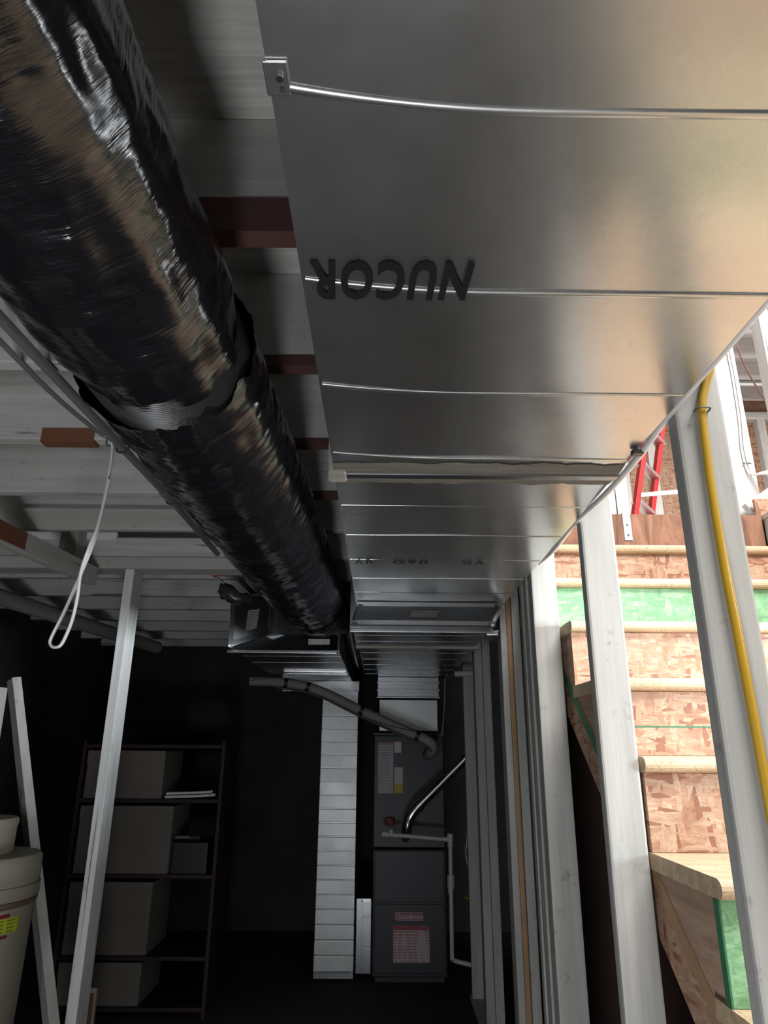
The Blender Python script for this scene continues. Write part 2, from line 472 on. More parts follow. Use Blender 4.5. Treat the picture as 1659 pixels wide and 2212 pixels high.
# diagonal board under the joists with an unpainted brown end
br = thing('hanging_board', 'whitewashed board slanting below the joists with a brown unpainted patch', 'board', (-1.30, 2.3, 2.02))
bar('board', (-1.411, 1.45, 2.062), (-1.253, 2.905, 2.062), .038, .078, M_STUDY, br)
bar('bare_patch', (-1.3192, 2.12, 2.066), (-1.2905, 2.385, 2.066), .002, .064, M_RUST, br, bevel=.0)

# ------------------------------------------------------------------ stud wall on the right
WX0, WX1 = .53, .619
wall_r = struct(box('wall_right', (WX0, -2.4, 0), (WX1, 4.6, .038), M_STUDY), 'open white painted stud wall beside the stairs')
box('top_plate', (WX0, -2.4, 2.120), (WX1, 4.6, 2.158), M_STUDY, wall_r)
def stud(y, x0=WX0, x1=WX1, th=.038, mat=None, name='stud', y1=None, z1=2.12):
    return box(name, (x0, y, .038), (x1, (y1 or y + th), z1), mat or M_STUD, wall_r, .006)
stud(-.13); stud(.49); stud(-.75)
sA = stud(1.11); sB = stud(1.733); sC = stud(2.36)
stud(2.402, .533, .612); stud(2.444, .527, .60, .03); stud(2.49, .532, .61); stud(2.54, .529, .6)
stud(3.04, .530, .559, .09); stud(3.048, .560, .582, .08, M_TANWOOD, 'filler_strip'); stud(3.038, .583, .619, .09)
stud(3.92, .528, .572, .09); stud(3.925, .574, .619, .09); stud(4.5)

# ------------------------------------------------------------------ stairwell
bm = bm_new(); add_box(bm, (1.80, -2.45, 0), (1.95, 1.02, JT)); add_box(bm, (1.80, 1.98, 0), (1.95, 3.05, JT)); add_box(bm, (1.80, 1.02, 2.05), (1.95, 1.98, JT)); add_box(bm, (1.80, 1.02, 0), (1.95, 1.98, 1.25))
struct(obj('wall_stairwell', bm, M_WELLWALL), 'pale wall on the far side of the stairs with an added opening for the side light')
struct(box('wall_understair', (.66, 3.1, 0), (2.3, 3.2, JT), M_REDWALL, bevel=0), 'dark reddish foundation wall behind the stairs')

R_, T_, D0, Z0 = .21, .265, 1.72, 1.353
SX0, SX1 = .633, 1.785
stair = thing('staircase', 'open stairs with strand board risers and rounded tan treads rising behind the studs', 'staircase', (1.2, 1.6, 0))
for n_ in range(-5, 5):
    y, z = D0 + T_ * n_ - (.05 if n_ < 0 else 0), Z0 + R_ * n_
    bm = bm_new()                                                    # tread with a rounded nosing
    th = .036; yk = D0 + T_ * (n_ + 1) + .045; poly = [(yk, z), (yk, z - th)]
    for a in range(0, 9):
        an = -math.pi / 2 - math.pi * a / 8
        poly.append((y + .018 + .018 * math.cos(an), z - .018 + .018 * math.sin(an)))
    add_prism(bm, poly, SX0 - .004, SX1)
    obj('tread', bm, M_TREAD, stair)
    yr = y + .028
    lo = Z0 + R_ * (n_ - 1) if n_ > -5 else .0
    r = box('riser', (SX0, yr, lo + .001), (SX1, yr + .018, z - th - .001), M_OSBG if n_ in (3, -1) else M_OSB, stair, 0)
    if n_ == 1: box('chalk_line', (SX0 + .02, yr - .001, lo + .075), (SX1, yr, lo + .079), M_GREEN, r, 0)
    # plywood cheek filling the end of the step, flange line below
    ya, yb = yr + .024, D0 + T_ * (n_ + 1) + .046 - (.05 if n_ < -1 else 0)
    f = lambda yy: 1.132 + (R_ / T_) * (yy - 1.772)
    if f(ya) > .1:
        bm = bm_new(); add_prism(bm, [(ya, z - th), (yb, z - th), (yb, f(yb)), (ya, f(ya))], SX0 + .003, SX0 + .021)
        obj('side_panel', bm, M_PLYSIDE, stair)
# n = 5 : brown header board at the upper floor edge
hb = box('header_board', (.64, 3.035, 2.17), (SX1, 3.069, SF), M_HEADER, stair)
st = box('strap', (1.128, 3.030, 2.285), (1.164, 3.0345, SF + .002), M_STRAP, stair, 0)
st2 = box('strap_top', (1.128, 3.030, SF + .0005), (1.164, 3.12, SF + .0045), M_STRAP, stair, 0)
for zz in (2.31, 2.36): tube('nail_head', [(1.146, 3.0305, zz), (1.146, 3.027, zz)], .005, M_STEEL, st, seg=8)
# stringers
for xs in (SX0 + .001, SX1 - .045):
    k = R_ / T_; y0s, y1s = .38, 2.98
    bm = bm_new(); add_prism(bm, [(y0s, f(y0s)), (y1s, f(y1s)), (y1s, f(y1s) - .052), (y0s + .06, f(y0s + .06) - .052)], xs, xs + .042)
    obj('stringer_flange', bm, M_TANWOOD, stair)
    bm = bm_new(); add_prism(bm, [(y0s, f(y0s) - .05), (y1s, f(y1s) - .05), (y1s, f(y1s) - .17), (y0s + .19, f(y0s + .19) - .17)], xs + .004, xs + .03)
    obj('stringer_web', bm, M_OSB, stair)
bm = bm_new(); ya, yb = 1.98, 2.98
add_prism(bm, [(ya, f(ya) - .006), (yb, f(yb) - .006), (yb, f(yb) - .05), (ya, f(ya) - .05)], SX0 - .0005, SX0 + .001)
obj('green_stripe', bm, M_GREEN, stair)
yr = D0 - T_ + .028 - .05
box('riser_edge', (SX0 - .003, yr - .001, Z0 - 2 * R_ - .02), (SX0 + .001, yr + .02, Z0 - R_ - .038), M_GREEN, stair, 0)

# ------------------------------------------------------------------ upstairs room seen through the opening
UC = 4.85
wu = struct(box('wall_upstairs', (-2.5, 6.75, SF), (5.2, 6.9, UC + .199), M_OSBDK, bevel=0), 'strand board wall upstairs with white studs')
for x in (2.35, 2.52, 2.83, 3.45, 4.06, 4.62): box('stud', (x, 6.66, SF), (x + .085, 6.749, UC - .09), M_UPSTUD, wu)
box('top_plate', (-2.5, 6.65, UC - .09), (5.2, 6.749, UC - .002), M_UPJOIST, wu)
struct(box('wall_upstairs', (-2.5, -2.6, SF), (-2.35, 6.75, UC), M_WELLWALL, bevel=0))
struct(box('wall_upstairs', (5.05, -2.6, SF), (5.2, 6.75, UC), M_WELLWALL, bevel=0))
struct(box('wall_upstairs', (-2.35, -2.6, SF), (5.05, -2.45, UC), M_WELLWALL, bevel=0))
cu_ = struct(box('ceiling', (-2.5, -2.6, UC + .2), (5.2, 6.9, UC + .25), M_UPJOIST, bevel=0), 'upstairs ceiling with exposed pale joists')
for k in range(0, 12): box('joist', (-2.3, 1.9 + .406 * k, UC), (5.0, 1.938 + .406 * k, UC + .2), M_UPJOIST, cu_)
tag(tube('conduit_pipe', [(1.5, 6.0, UC - .03), (4.9, 6.0, UC - .03)], .03, M_ALU, n=1), 'silver pipe running across below the upstairs ceiling joists', 'pipe')
tag(box('corner_post', (1.80, 3.25, SF), (1.925, 3.34, UC), M_UPSTUD), 'tall white stud upstairs carrying stapled white cables', 'post')
tag(box('opening_post', (1.245, 3.60, SF), (1.312, 3.69, UC), M_UPSTUD), 'left board of the white pair upstairs beside the red ladder', 'post')
tag(box('opening_post', (1.316, 3.60, SF), (1.385, 3.69, UC), M_UPSTUD), 'right board of the white pair upstairs beside the red ladder', 'post')
tag(box('opening_post', (2.10, 3.25, 2.9), (2.16, 3.34, UC), M_UPSTUD), 'bright white upright board upstairs at the right picture edge', 'post')
hc = thing('stapled_cables', 'pair of white cables stapled down the upstairs white stud', 'cable', (1.88, 3.24, 2.65))
for dx in (0, .016):
    tube('cable', [(1.883 + dx, 3.24, 3.9), (1.885 + dx, 3.24, 3.45), (1.888 + dx, 3.24, 3.30), (1.882 + dx, 3.24, 3.03), (1.868 + dx, 3.24, 2.86), (1.873 + dx, 3.24, 2.75), (1.885 + dx, 3.22, 2.70), (1.92 + dx, 3.14, 2.67 + dx * .8), (2.05, 3.12, 2.64 + dx)], .006, M_WHITEC, hc, seg=8)
tube('staple', [(1.855, 3.235, 2.765), (1.872, 3.228, 2.766), (1.90, 3.235, 2.765)], .003, M_STEEL, hc, seg=6)
tag(bar('brace_board', (1.80, 3.17, 2.49), (2.35, 3.17, 2.86), .04, .055, M_UPSTUD, side=(0, 1, 0)), 'white slanting board across the foot of the upstairs stud', 'board')
tag(box('strand_board_panel', (1.80, 3.095, 2.42), (2.6, 3.115, 2.52), M_OSB), 'low strand board edge panel upstairs at the right of the opening', 'panel')
tag(tube('thin_wire', [(2.38, 4.0, 4.9), (2.397, 4.0, 4.05), (2.405, 4.0, 3.907), (2.458, 4.0, 3.702), (2.56, 4.0, 3.49), (2.9, 4.0, 3.1)], .006, M_COPPER, seg=6), 'thin dark brown wire hanging slack upstairs', 'wire')

# red stepladder
lad = thing('stepladder', 'red stepladder with silver steps standing upstairs past the stair top', 'ladder', (1.75, 4.4, SF))
def rail(xb, yb, xt, yt): bar('rail', (xb, yb, SF), (xt, yt, SF + 1.75), .03, .075, M_RED, lad, side=(1, 0, 0))
L0, L1 = Vector((1.60, 4.36, SF)), Vector((1.80, 4.62, SF)); lean = Vector((.38, -.12, 1.75)); tp = Vector((.03, .03, 0))
rail(L0.x, L0.y, L0.x + lean.x, L0.y + lean.y); rail(L1.x, L1.y, L1.x + lean.x - .02, L1.y + lean.y - .03)
for k in range(1, 7):
    t_ = k / 6.6
    bar('step', L0 + lean * t_, L1 + lean * t_, .07, .022, M_ALU, lad, side=(1, -.3, 0))
B0, B1 = Vector((2.42, 4.12, SF)), Vector((2.62, 4.40, SF))
for b_, l_ in ((B0, L0), (B1, L1)): bar('rear_rail', b_, l_ + lean, .022, .04, M_RED, lad)
bar('spreader', L0 + lean * .33, L0 + (B0 - L0) * .67 + lean * .33, .012, .03, M_ALU, lad, side=(0, 1, 0))
bar('top_cap', L0 + lean + Vector((0, 0, .02)), L1 + lean + Vector((0, 0, .02)), .16, .05, M_RED, lad)
clamp = tag(box('metal_clip', (.500, 1.245, 1.927), (.522, 1.262, 1.938), M_STEEL, bevel=.002), 'small metal clip under the duct edge beside the ladder', 'clip')

# ------------------------------------------------------------------ big sheet-metal duct overhead
DZ = 1.941; DX0, DX1, DYE = -.106, .514, 2.82
duct = thing('supply_duct', 'wide galvanized sheet-metal duct overhead with black mill lettering', 'duct', (.2, 1.2, DZ))
def bow(x):                                            # seams bow towards the near-left corner
    u = max(0.0, (.16 - x) / .27); return -.026 * u * u
def duct_section(y0, y1, ribs, name='duct_section'):
    bm = bm_new(); NX, NY = 20, int((y1 - y0) / .03)
    grid = []
    for j in range(NY + 1):
        row = []
        for i in range(NX + 1):
            x = DX0 + (DX1 - DX0) * i / NX; y = y0 + (y1 - y0) * j / NY
            z = DZ + .0012 * math.sin((y - .1) / .27 * math.pi) * math.sin(math.pi * i / NX) + .0011 * noise.noise(Vector((x * 5, y * 4, 1.3)))
            row.append(bm.verts.new((x, y, z)))
        grid.append(row)
    for j in range(NY):
        for i in range(NX):
            f_ = bm.faces.new((grid[j][i], grid[j][i + 1], grid[j + 1][i + 1], grid[j + 1][i])); f_.smooth = True
    tp_ = 2.152
    t4 = [bm.verts.new((x, y, tp_)) for x, y in ((DX0, y0), (DX1, y0), (DX1, y1), (DX0, y1))]
    bm.faces.new(t4)
    bm.faces.new([grid[0][i] for i in range(NX + 1)] + [t4[1], t4[0]])
    bm.faces.new([grid[NY][i] for i in range(NX, -1, -1)] + [t4[3], t4[2]])
    bm.faces.new([grid[j][0] for j in range(NY, -1, -1)] + [t4[0], t4[3]])
    bm.faces.new([grid[j][NX] for j in range(NY + 1)] + [t4[2], t4[1]])
    return obj(name, bm, M_GALV, duct)
s1 = duct_section(-1.3, 1.385, None); s2 = duct_section(1.40, DYE, None)
for y in (-.32, -.05, .218, .488, .762, 1.033, 1.312, 1.61, 1.862, 2.13, 2.39, 2.62):
    bm = bm_new()
    pts = [(DX0 + .004 + (DX1 - DX0 - .008) * i / 24, y + (bow(DX0 + (DX1 - DX0) * i / 24) if y < 1.4 else 0), DZ + .0005) for i in range(25)]
    add_tube(bm, pts, .0062 if y < 1.4 else .0042, seg=10, n=1, flat=.62, side=(0, 1, 0))
    obj('cross_rib', bm, M_GALV, duct)
# slip joint smeared with mastic
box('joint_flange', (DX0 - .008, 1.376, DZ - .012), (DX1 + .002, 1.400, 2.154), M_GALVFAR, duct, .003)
for (ya, yb, s_) in ((1.332, 1.380, 2.0), (1.398, 1.447, 9.0)):
    bm = bm_new(); NX = 60; top = []
    inner = 1.380 if ya < 1.37 else 1.398
    outer = ya if ya < 1.37 else yb
    a_, b_ = [], []
    for i in range(NX + 1):
        x = DX0 + (DX1 - DX0) * i / NX
        wv = outer + .014 * noise.noise(Vector((x * 16, s_, 0))) + .007 * noise.noise(Vector((x * 60, s_, 3)))
        a_.append(bm.verts.new((x, wv, DZ - .0022))); b_.append(bm.verts.new((x, inner, DZ - .0085)))
    for i in range(NX): bm.faces.new((a_[i], a_[i + 1], b_[i + 1], b_[i]))
    r_ = bmesh.ops.solidify(bm, geom=bm.faces[:], thickness=.002)
    obj('mastic', bm, M_MASTIC, duct)
bm = bm_new(); add_box(bm, (DX0 - .014, 1.365, DZ - .014), (DX0 + .03, 1.42, DZ + .10), .008)
for v in bm.verts: v.co += Vector((noise.noise(v.co * 60), noise.noise(v.co * 50 + Vector((5, 0, 0))), noise.noise(v.co * 55))) * .006
obj('mastic_corner', bm, M_MASTIC, duct)
# drive clip with a screw near the front
cl = box('drive_clip', (DX0 - .003, .438, DZ - .0032), (DX0 + .019, .472, DZ - .0012), M_GALV, duct, .001)
tube('screw', [(DX0 + .011, .452, DZ - .0035), (DX0 + .011, .452, DZ - .007)], .0035, M_SHINY, cl, seg=8)
tube('screw', [(DX0 + .012, .464, DZ - .0035), (DX0 + .012, .464, DZ - .006)], .0025, M_STEEL, cl, seg=8)
lettering('mill_lettering', 'NUCOR', M_INK, duct, (.113, .696, DZ - .0042), (-1, 0, 0), (0, 1, 0), .206, .078, shear=.12, bold=.035, spacing=1.16)
for wd_, x_, wdt_ in (('AR', -.088, .062), ('G90', .035, .115), ('GA', .262, .070)):
    lettering('mill_lettering', wd_, M_INKW, duct, (x_, 2.162, DZ - .006), (1, 0, 0), (0, -1, 0), wdt_, .046, bold=.02, spacing=1.25)
# bright cable tucked along the right bottom edge
tag(tube('white_cable', [(.5225, -.6, 1.951), (.5225, .76, 1.950), (.5225, 1.1, 1.949), (.5225, 1.28, 1.934), (.5225, 1.5, 1.933), (.5225, 1.75, 1.948), (.5225, 2.0, 1.940), (.5225, 2.2, 1.952)], .0070, M_WHITEC, seg=8),
    'thin white cable running between the wide duct edge and the studs', 'cable')

# far part of the supply run: drop-down front panel, lower trunk, plenum
trunk = thing('sheet_metal_duct', 'lower sheet-metal trunk joining the wide duct to the furnace plenum', 'duct', (.18, 3.8, 1.83))
bm = bm_new()                                            # sloping front panel with raised border
P0, P1, P2, P3 = Vector((-.100, 2.80, 1.934)), Vector((.510, 2.80, 1.934)), Vector((.455, 2.745, 1.832)), Vector((-.124, 2.745, 1.832))
vs = [bm.verts.new(p) for p in (P0, P1, P2, P3)]
bk = [bm.verts.new((p.x, 2.812, p.z)) for p in (P0, P1, P2, P3)]
bm.faces.new(vs); bm.faces.new(bk[::-1])
for k in range(4): bm.faces.new((vs[k], bk[k], bk[(k + 1) % 4], vs[(k + 1) % 4]))
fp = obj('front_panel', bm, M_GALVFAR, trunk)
def onp(u, v, off=.0): return (P0.lerp(P1, u)).lerp(P3.lerp(P2, u), v) + Vector((0, -off, -off * .3))
for (u0_, v0_, u1_, v1_) in ((0, .06, 1, .06), (0, .88, 1, .88), (.03, 0, .03, 1), (.955, 0, .975, 1)):
    bar('border_strip', onp(u0_, v0_, .002), onp(u1_, v1_, .002), .004, .02, M_GALVFAR, fp, side=(0, 1, 0), bevel=.001)
bm = bm_new(); vs = [bm.verts.new(onp(u, v, .0045)) for u, v in ((.395, .32), (.575, .32), (.568, .62), (.388, .62))]; bm.faces.new(vs)
bmesh.ops.solidify(bm, geom=bm.faces[:], thickness=.001)
obj('paper_label', bm, M_LAB_WHITE, trunk)
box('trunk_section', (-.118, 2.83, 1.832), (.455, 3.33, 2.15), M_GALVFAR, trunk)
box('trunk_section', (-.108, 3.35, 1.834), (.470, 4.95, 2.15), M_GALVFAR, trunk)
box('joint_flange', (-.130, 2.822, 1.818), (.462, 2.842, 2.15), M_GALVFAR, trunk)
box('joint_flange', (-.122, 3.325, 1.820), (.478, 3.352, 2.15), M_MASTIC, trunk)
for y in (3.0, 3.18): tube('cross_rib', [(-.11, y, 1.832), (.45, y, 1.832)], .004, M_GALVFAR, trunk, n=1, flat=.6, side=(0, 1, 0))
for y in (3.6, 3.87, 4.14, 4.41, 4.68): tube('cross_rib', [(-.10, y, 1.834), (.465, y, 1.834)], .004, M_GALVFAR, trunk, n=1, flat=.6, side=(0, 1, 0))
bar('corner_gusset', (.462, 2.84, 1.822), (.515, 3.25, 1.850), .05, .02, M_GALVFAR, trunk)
plen = thing('plenum', 'bright sheet-metal plenum box standing on top of the furnace', 'plenum', (.19, 5.1, 1.47))
box('plenum_box', (-.008, 4.88, 1.475), (.393, 5.45, 1.68), M_GALVRIB, plen)
box('plenum_collar', (-.02, 4.87, 1.70), (.405, 5.45, 1.832), M_GALVFAR, plen)
for z in (1.69, 1.74, 1.79): box('collar_rib', (-.026, 4.862, z), (.411, 4.872, z + .010), M_GALVFAR, plen, .002)

# ------------------------------------------------------------------ furnace
FX0, FX1, FY = -.040, .430, 4.905
fur = thing('furnace', 'tall dark grey furnace cabinet with printed labels and a red name badge', 'furnace', (.195, 5.25, 0))
box('lower_cabinet', (FX0, FY, 0.03), (FX1, FY + .72, .742), M_FURN, fur, .006)
box('upper_cabinet', (FX0, FY, .752), (FX1, FY + .60, 1.445), M_FURN, fur, .006)
box('base_rail', (FX0 + .02, FY + .02, 0), (FX1 - .02, FY + .70, .03), M_FURN, fur, 0)
box('top_lip', (FX0 - .004, FY - .006, 1.445), (FX1 + .004, FY + .60, 1.463), M_FURN, fur, .003)
box('door_panel', (FX0 + .012, FY - .008, .44), (FX1 - .012, FY, .735), M_FURN, fur, .004)
box('door_panel', (FX0 + .012, FY - .008, .05), (FX1 - .012, FY, .43), M_FURN, fur, .004)
e = .0025
l1 = box('info_label', (-.012, FY - e, 1.08), (.090, FY, 1.405), M_LAB_GREY, fur, 0)
box('label_header', (-.010, FY - e - .001, 1.393), (.088, FY - e, 1.403), M_LAB_REDHEAD, l1, 0)
box('small_label', (.097, FY - e, 1.335), (.144, FY, 1.405), M_PAPER, fur, 0)
box('info_label', (.098, FY - e, 1.137), (.154, FY, 1.242), M_LAB_WHITE, fur, 0)
box('energy_label', (.098, FY - e, 1.080), (.154, FY, 1.136), M_LAB_YEL, fur, 0)
bd = box('name_badge', (.100, FY - .014, .338), (.284, FY - .008, .390), M_BADGE, fur, .004)
bm = bm_new()
for a, b in (((.103, .341), (.281, .3435)), ((.103, .3845), (.281, .387)), ((.103, .341), (.1055, .387)), ((.2785, .341), (.281, .387))):
    add_box(bm, (a[0], FY - .0155, a[1]), (b[0], FY - .0135, b[1]))
obj('badge_border', bm, M_WHITEINK, bd)
lettering('badge_lettering', 'Goodman', M_WHITEINK, bd, (.110, FY - .0155, .348), (1, 0, 0), (0, 0, 1), .165, .033, bold=.015)
wl = box('warning_label', (.092, FY - .0105, .112), (.318, FY - .008, .312), M_LAB_RED, fur, 0)
box('label_header', (.094, FY - .0115, .287), (.316, FY - .0105, .310), M_LAB_REDHEAD, wl, 0)
tag(box('gas_valve_box', (.045, FY - .05, .885), (.095, FY - .001, .932), M_REDV, bevel=.006), 'small red valve box on the furnace front', 'valve')

# pvc condensate line
pv = thing('drain_pipe', 'pale plastic drain pipe bent around the front of the furnace', 'pipe', (.43, 4.65, 0))
tube('pipe', [(.030, 4.60, .866), (.43, 4.60, .838)], .013, M_PVC, pv, n=1)
tube('pipe', [(.434, 4.60, .84), (.432, 4.60, .60), (.430, 4.60, .215)], .013, M_PVC, pv, n=1)
tube('pipe', [(.430, 4.60, .215), (.440, 4.65, .19), (.52, 4.645, .172), (.70, 4.64, .142)], .013, M_PVC, pv)
tube('elbow', [(.405, 4.60, .840), (.434, 4.60, .838), (.434, 4.60, .80)], .019, M_PVC, pv, n=1)
tube('elbow', [(.434, 4.60, .872), (.434, 4.60, .83)], .019, M_PVC, pv, n=1)
tube('coupling', [(.432, 4.60, .645), (.432, 4.60, .575)], .022, M_PVC, pv, n=1)
tube('coupling', [(.43, 4.60, .575), (.43, 4.60, .545)], .017, M_PVC, pv, n=1)
tube('end_cap', [(.016, 4.60, .867), (.055, 4.60, .864)], .018, M_PVC, pv, n=1)
tube('vent_stub', [(.072, 4.60, .862), (.072, 4.60, .893)], .014, M_PVC, pv, n=1)

# flue pipe
fl = thing('flue_pipe', 'shiny metal flue pipe rising at an angle from the furnace to the right', 'pipe', (.19, 4.75, .85))
tube('pipe', [(.60, 4.68, 1.345), (.248, 4.68, 1.022)], .030, M_SHINY, fl, n=1, seg=20)
tube('collar', [(.575, 4.68, 1.322), (.545, 4.68, 1.295)], .036, M_SHINY, fl, n=1, seg=20)
tube('collar', [(.262, 4.68, 1.035), (.236, 4.68, 1.010)], .036, M_SHINY, fl, n=1, seg=20)
tube('elbow', [(.24, 4.68, 1.014), (.205, 4.68, .972), (.182, 4.685, .93), (.170, 4.70, .87), (.166, 4.78, .83), (.166, 4.90, .82)], .031, M_SHINY, fl, seg=20)
tube('elbow', [(.60, 4.68, 1.345), (.635, 4.69, 1.39), (.64, 4.72, 1.46), (.62, 4.80, 1.56)], .033, M_SHINY, fl, seg=20)

# insulated refrigerant line set with tape bands
ls = thing('line_set', 'grey insulated refrigerant lines wrapped with black tape bands', 'pipe', (0, 4.62, 1.5))
lp = [(-.86, 4.62, 1.775), (-.675, 4.62, 1.770), (-.491, 4.62, 1.744), (-.338, 4.62, 1.693), (-.185, 4.62, 1.621), (-.005, 4.62, 1.542), (.174, 4.62, 1.466), (.293, 4.62, 1.419), (.340, 4.63, 1.380), (.325, 4.70, 1.335), (.315, 4.90, 1.32)]
tube('insulated_pipe', lp, .030, M_INSUL, ls, seg=16)
tube('copper_line', [(p[0] - .01, p[1] - .008, p[2] - .035) for p in lp[1:9]], .007, M_COPPER, ls, seg=8)
for a in (1.3, 2.1, 4.35, 6.55):
    i = int(a); t_ = a - i; p = Vector(lp[i]).lerp(Vector(lp[i + 1]), t_); d_ = (Vector(lp[i + 1]) - Vector(lp[i])).normalized()
    tube('tape_band', [p - d_ * .013, p + d_ * .013], .0335, M_BLACKTAPE, ls, n=1, seg=16)
tube('tie_wire', [(p[0], p[1] - .030 * math.cos(k * 1.1), p[2] + .030 * math.sin(k * 1.1)) for k, p in enumerate([Vector(lp[0]).lerp(Vector(lp[1]), 0)] + [Vector(q) for q in lp[1:9]])], .003, M_BLACKTAPE, ls, seg=6)
tag(tube('thermostat_wire', [(.445, 4.62, 1.83), (.425, 4.62, 1.787), (.418, 4.62, 1.64), (.398, 4.62, 1.44)], .004, M_INSUL, seg=6), 'thin grey wire hanging down beside the plenum', 'wire')
tag(tube('pipe_stub', [(.455, 4.30, 1.800), (.60, 4.30, 1.806)], .018, M_PVC, n=1), 'short pale pipe stub under the lower trunk near the far stud', 'pipe')
tag(tube('wire_loop', [(.545, 4.535, 1.02), (.55, 4.65, .92), (.548, 4.72, .81), (.541, 4.72, .74), (.560, 4.72, .66), (.596, 4.72, .70), (.588, 4.72, .765), (.560, 4.72, .79), (.535, 4.72, .775)], .004, M_PVC, seg=6), 'thin pale wire loop hanging right of the furnace', 'wire')
tag(tube('orange_hose', [(.53, 4.75, .50), (.585, 4.74, .475), (.612, 4.72, .42), (.62, 4.7, .35), (.615, 4.70, .2), (.60, 4.70, .05), (.57, 4.72, .011)], .010, plain('orange_hose', (.30, .13, .02), .5), seg=8), 'short dark orange hose curving near the floor right of the furnace', 'hose')

# ------------------------------------------------------------------ return duct on the left
ret = thing('return_drop', 'tall galvanized return duct with many horizontal creases left of the furnace', 'duct', (-.28, 5.1, 0))
bm = bm_new(); nseg = 19; zs = [.06 + (1.655 - .06) * k / nseg for k in range(nseg + 1)]
for k in range(nseg):
    z0_, z1_ = zs[k] + .0015, zs[k + 1] - .0015
    bm2 = bm_new(); add_box(bm2, (-.402, 4.90, z0_), (-.152, 5.30, z1_), .004)
    for v in bm2.verts:
        if v.co.y < 4.91: v.co.y += .0025 * math.cos((v.co.z - (z0_ + z1_) / 2) / (z1_ - z0_) * math.pi)
    obj('duct_panel', bm2, M_GALVRIB, ret)
bm.free()
box('inner_duct', (-.398, 4.908, .02), (-.156, 5.295, 1.735), M_GALVFAR, ret, 0)
bm = bm_new(); add_box(bm, (-.40, 4.893, .05), (-.17, 4.90, .066))
for v in bm.verts: v.co.z += .006 * noise.noise(v.co * 40)
obj('hem_strip', bm, M_SHINY, ret)
boot = thing('return_boot', 'short sheet-metal boot between the creased return duct and the furnace', 'duct', (-.09, 5.1, 0))
box('boot_box', (-.143, 4.93, .04), (-.046, 5.5, .455), M_GALVFAR, boot)
box('seam', (-.108, 4.924, .05), (-.100, 4.931, .45), M_GALVFAR, boot, .001)
for z in (.35, .19): box('slip_rib', (-.105, 4.924, z), (-.05, 4.931, z + .007), M_SHINY, boot, .001)
box('top_patch', (-.112, 4.924, .435), (-.05, 4.931, .455), M_SHINY, boot, .001)

rt_ = thing('sheet_metal_duct', 'dark sheet-metal return duct with a labelled take-off box behind the black duct', 'duct', (-.45, 4.1, 1.8))
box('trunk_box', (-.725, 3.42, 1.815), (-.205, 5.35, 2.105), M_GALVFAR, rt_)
bm = bm_new()
Q = [Vector((-.712, 3.30, 1.800)), Vector((-.212, 3.30, 1.808)), Vector((-.212, 3.36, 1.885)), Vector((-.712, 3.36, 1.885))]
vs = [bm.verts.new(q) for q in Q]; bk = [bm.verts.new((q.x, 3.44, max(q.z, 1.815))) for q in Q]
bm.faces.new(vs); bm.faces.new(bk[::-1])
for k in range(4): bm.faces.new((vs[k], bk[k], bk[(k + 1) % 4], vs[(k + 1) % 4]))
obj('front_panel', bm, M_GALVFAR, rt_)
box('joint_flange', (-.735, 3.30, 1.790), (-.208, 3.33, 1.806), M_GALVFAR, rt_)
box('paper_label', (-.350, 3.322, 1.832), (-.247, 3.328, 1.862), M_LAB_WHITE, rt_, 0)
for y in (4.30, 4.46): box('slip_rib', (-.60, y, 1.802), (-.21, y + .035, 1.816), M_SHINY, rt_, .003)
for y in (3.62, 3.9): tube('cross_rib', [(-.72, y, 1.815), (-.21, y, 1.815)], .004, M_GALVFAR, rt_, n=1, flat=.6, side=(0, 1, 0))
box('end_flange', (-.70, 5.0, 1.74), (-.15, 5.35, 1.815), M_GALVFAR, rt_)
# labelled take-off box on its left end
bm = bm_new()
A = [Vector((-.712, 3.22, 1.806)), Vector((-.53, 3.34, 1.888)), Vector((-.53, 3.34, 2.074)), Vector((-.718, 3.22, 2.045))]
Bk = [Vector((-.712, 3.42, 1.815)), Vector((-.28, 3.42, 1.89)), Vector((-.28, 3.42, 2.08)), Vector((-.718, 3.42, 2.05))]
vs = [bm.verts.new(p) for p in A]; bk = [bm.verts.new(p) for p in Bk]
bm.faces.new(vs); bm.faces.new(bk[::-1])
for k in range(4): bm.faces.new((vs[k], bk[k], bk[(k + 1) % 4], vs[(k + 1) % 4]))
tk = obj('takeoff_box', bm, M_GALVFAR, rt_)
def ona(u, v, off=.004): return A[0].lerp(A[1], u).lerp(A[3].lerp(A[2], u), v) + Vector((.4, -.9, 0)) * off
for (a, b) in (((.04, .06), (.96, .06)), ((.04, .94), (.96, .94)), ((.05, .04), (.05, .96)), ((.95, .04), (.95, .96))):
    bar('border_strip', ona(*a, .002), ona(*b, .002), .004, .022, M_GALVFAR, tk, side=(.4, -.9, 0), bevel=.001)
bm = bm_new(); vs = [bm.verts.new(ona(u, v, .005)) for u, v in ((.36, .22), (.62, .25), (.66, .70), (.40, .68))]; bm.faces.new(vs)
bmesh.ops.solidify(bm, geom=bm.faces[:], thickness=.001); obj('paper_label', bm, M_LAB_WHITE, tk)

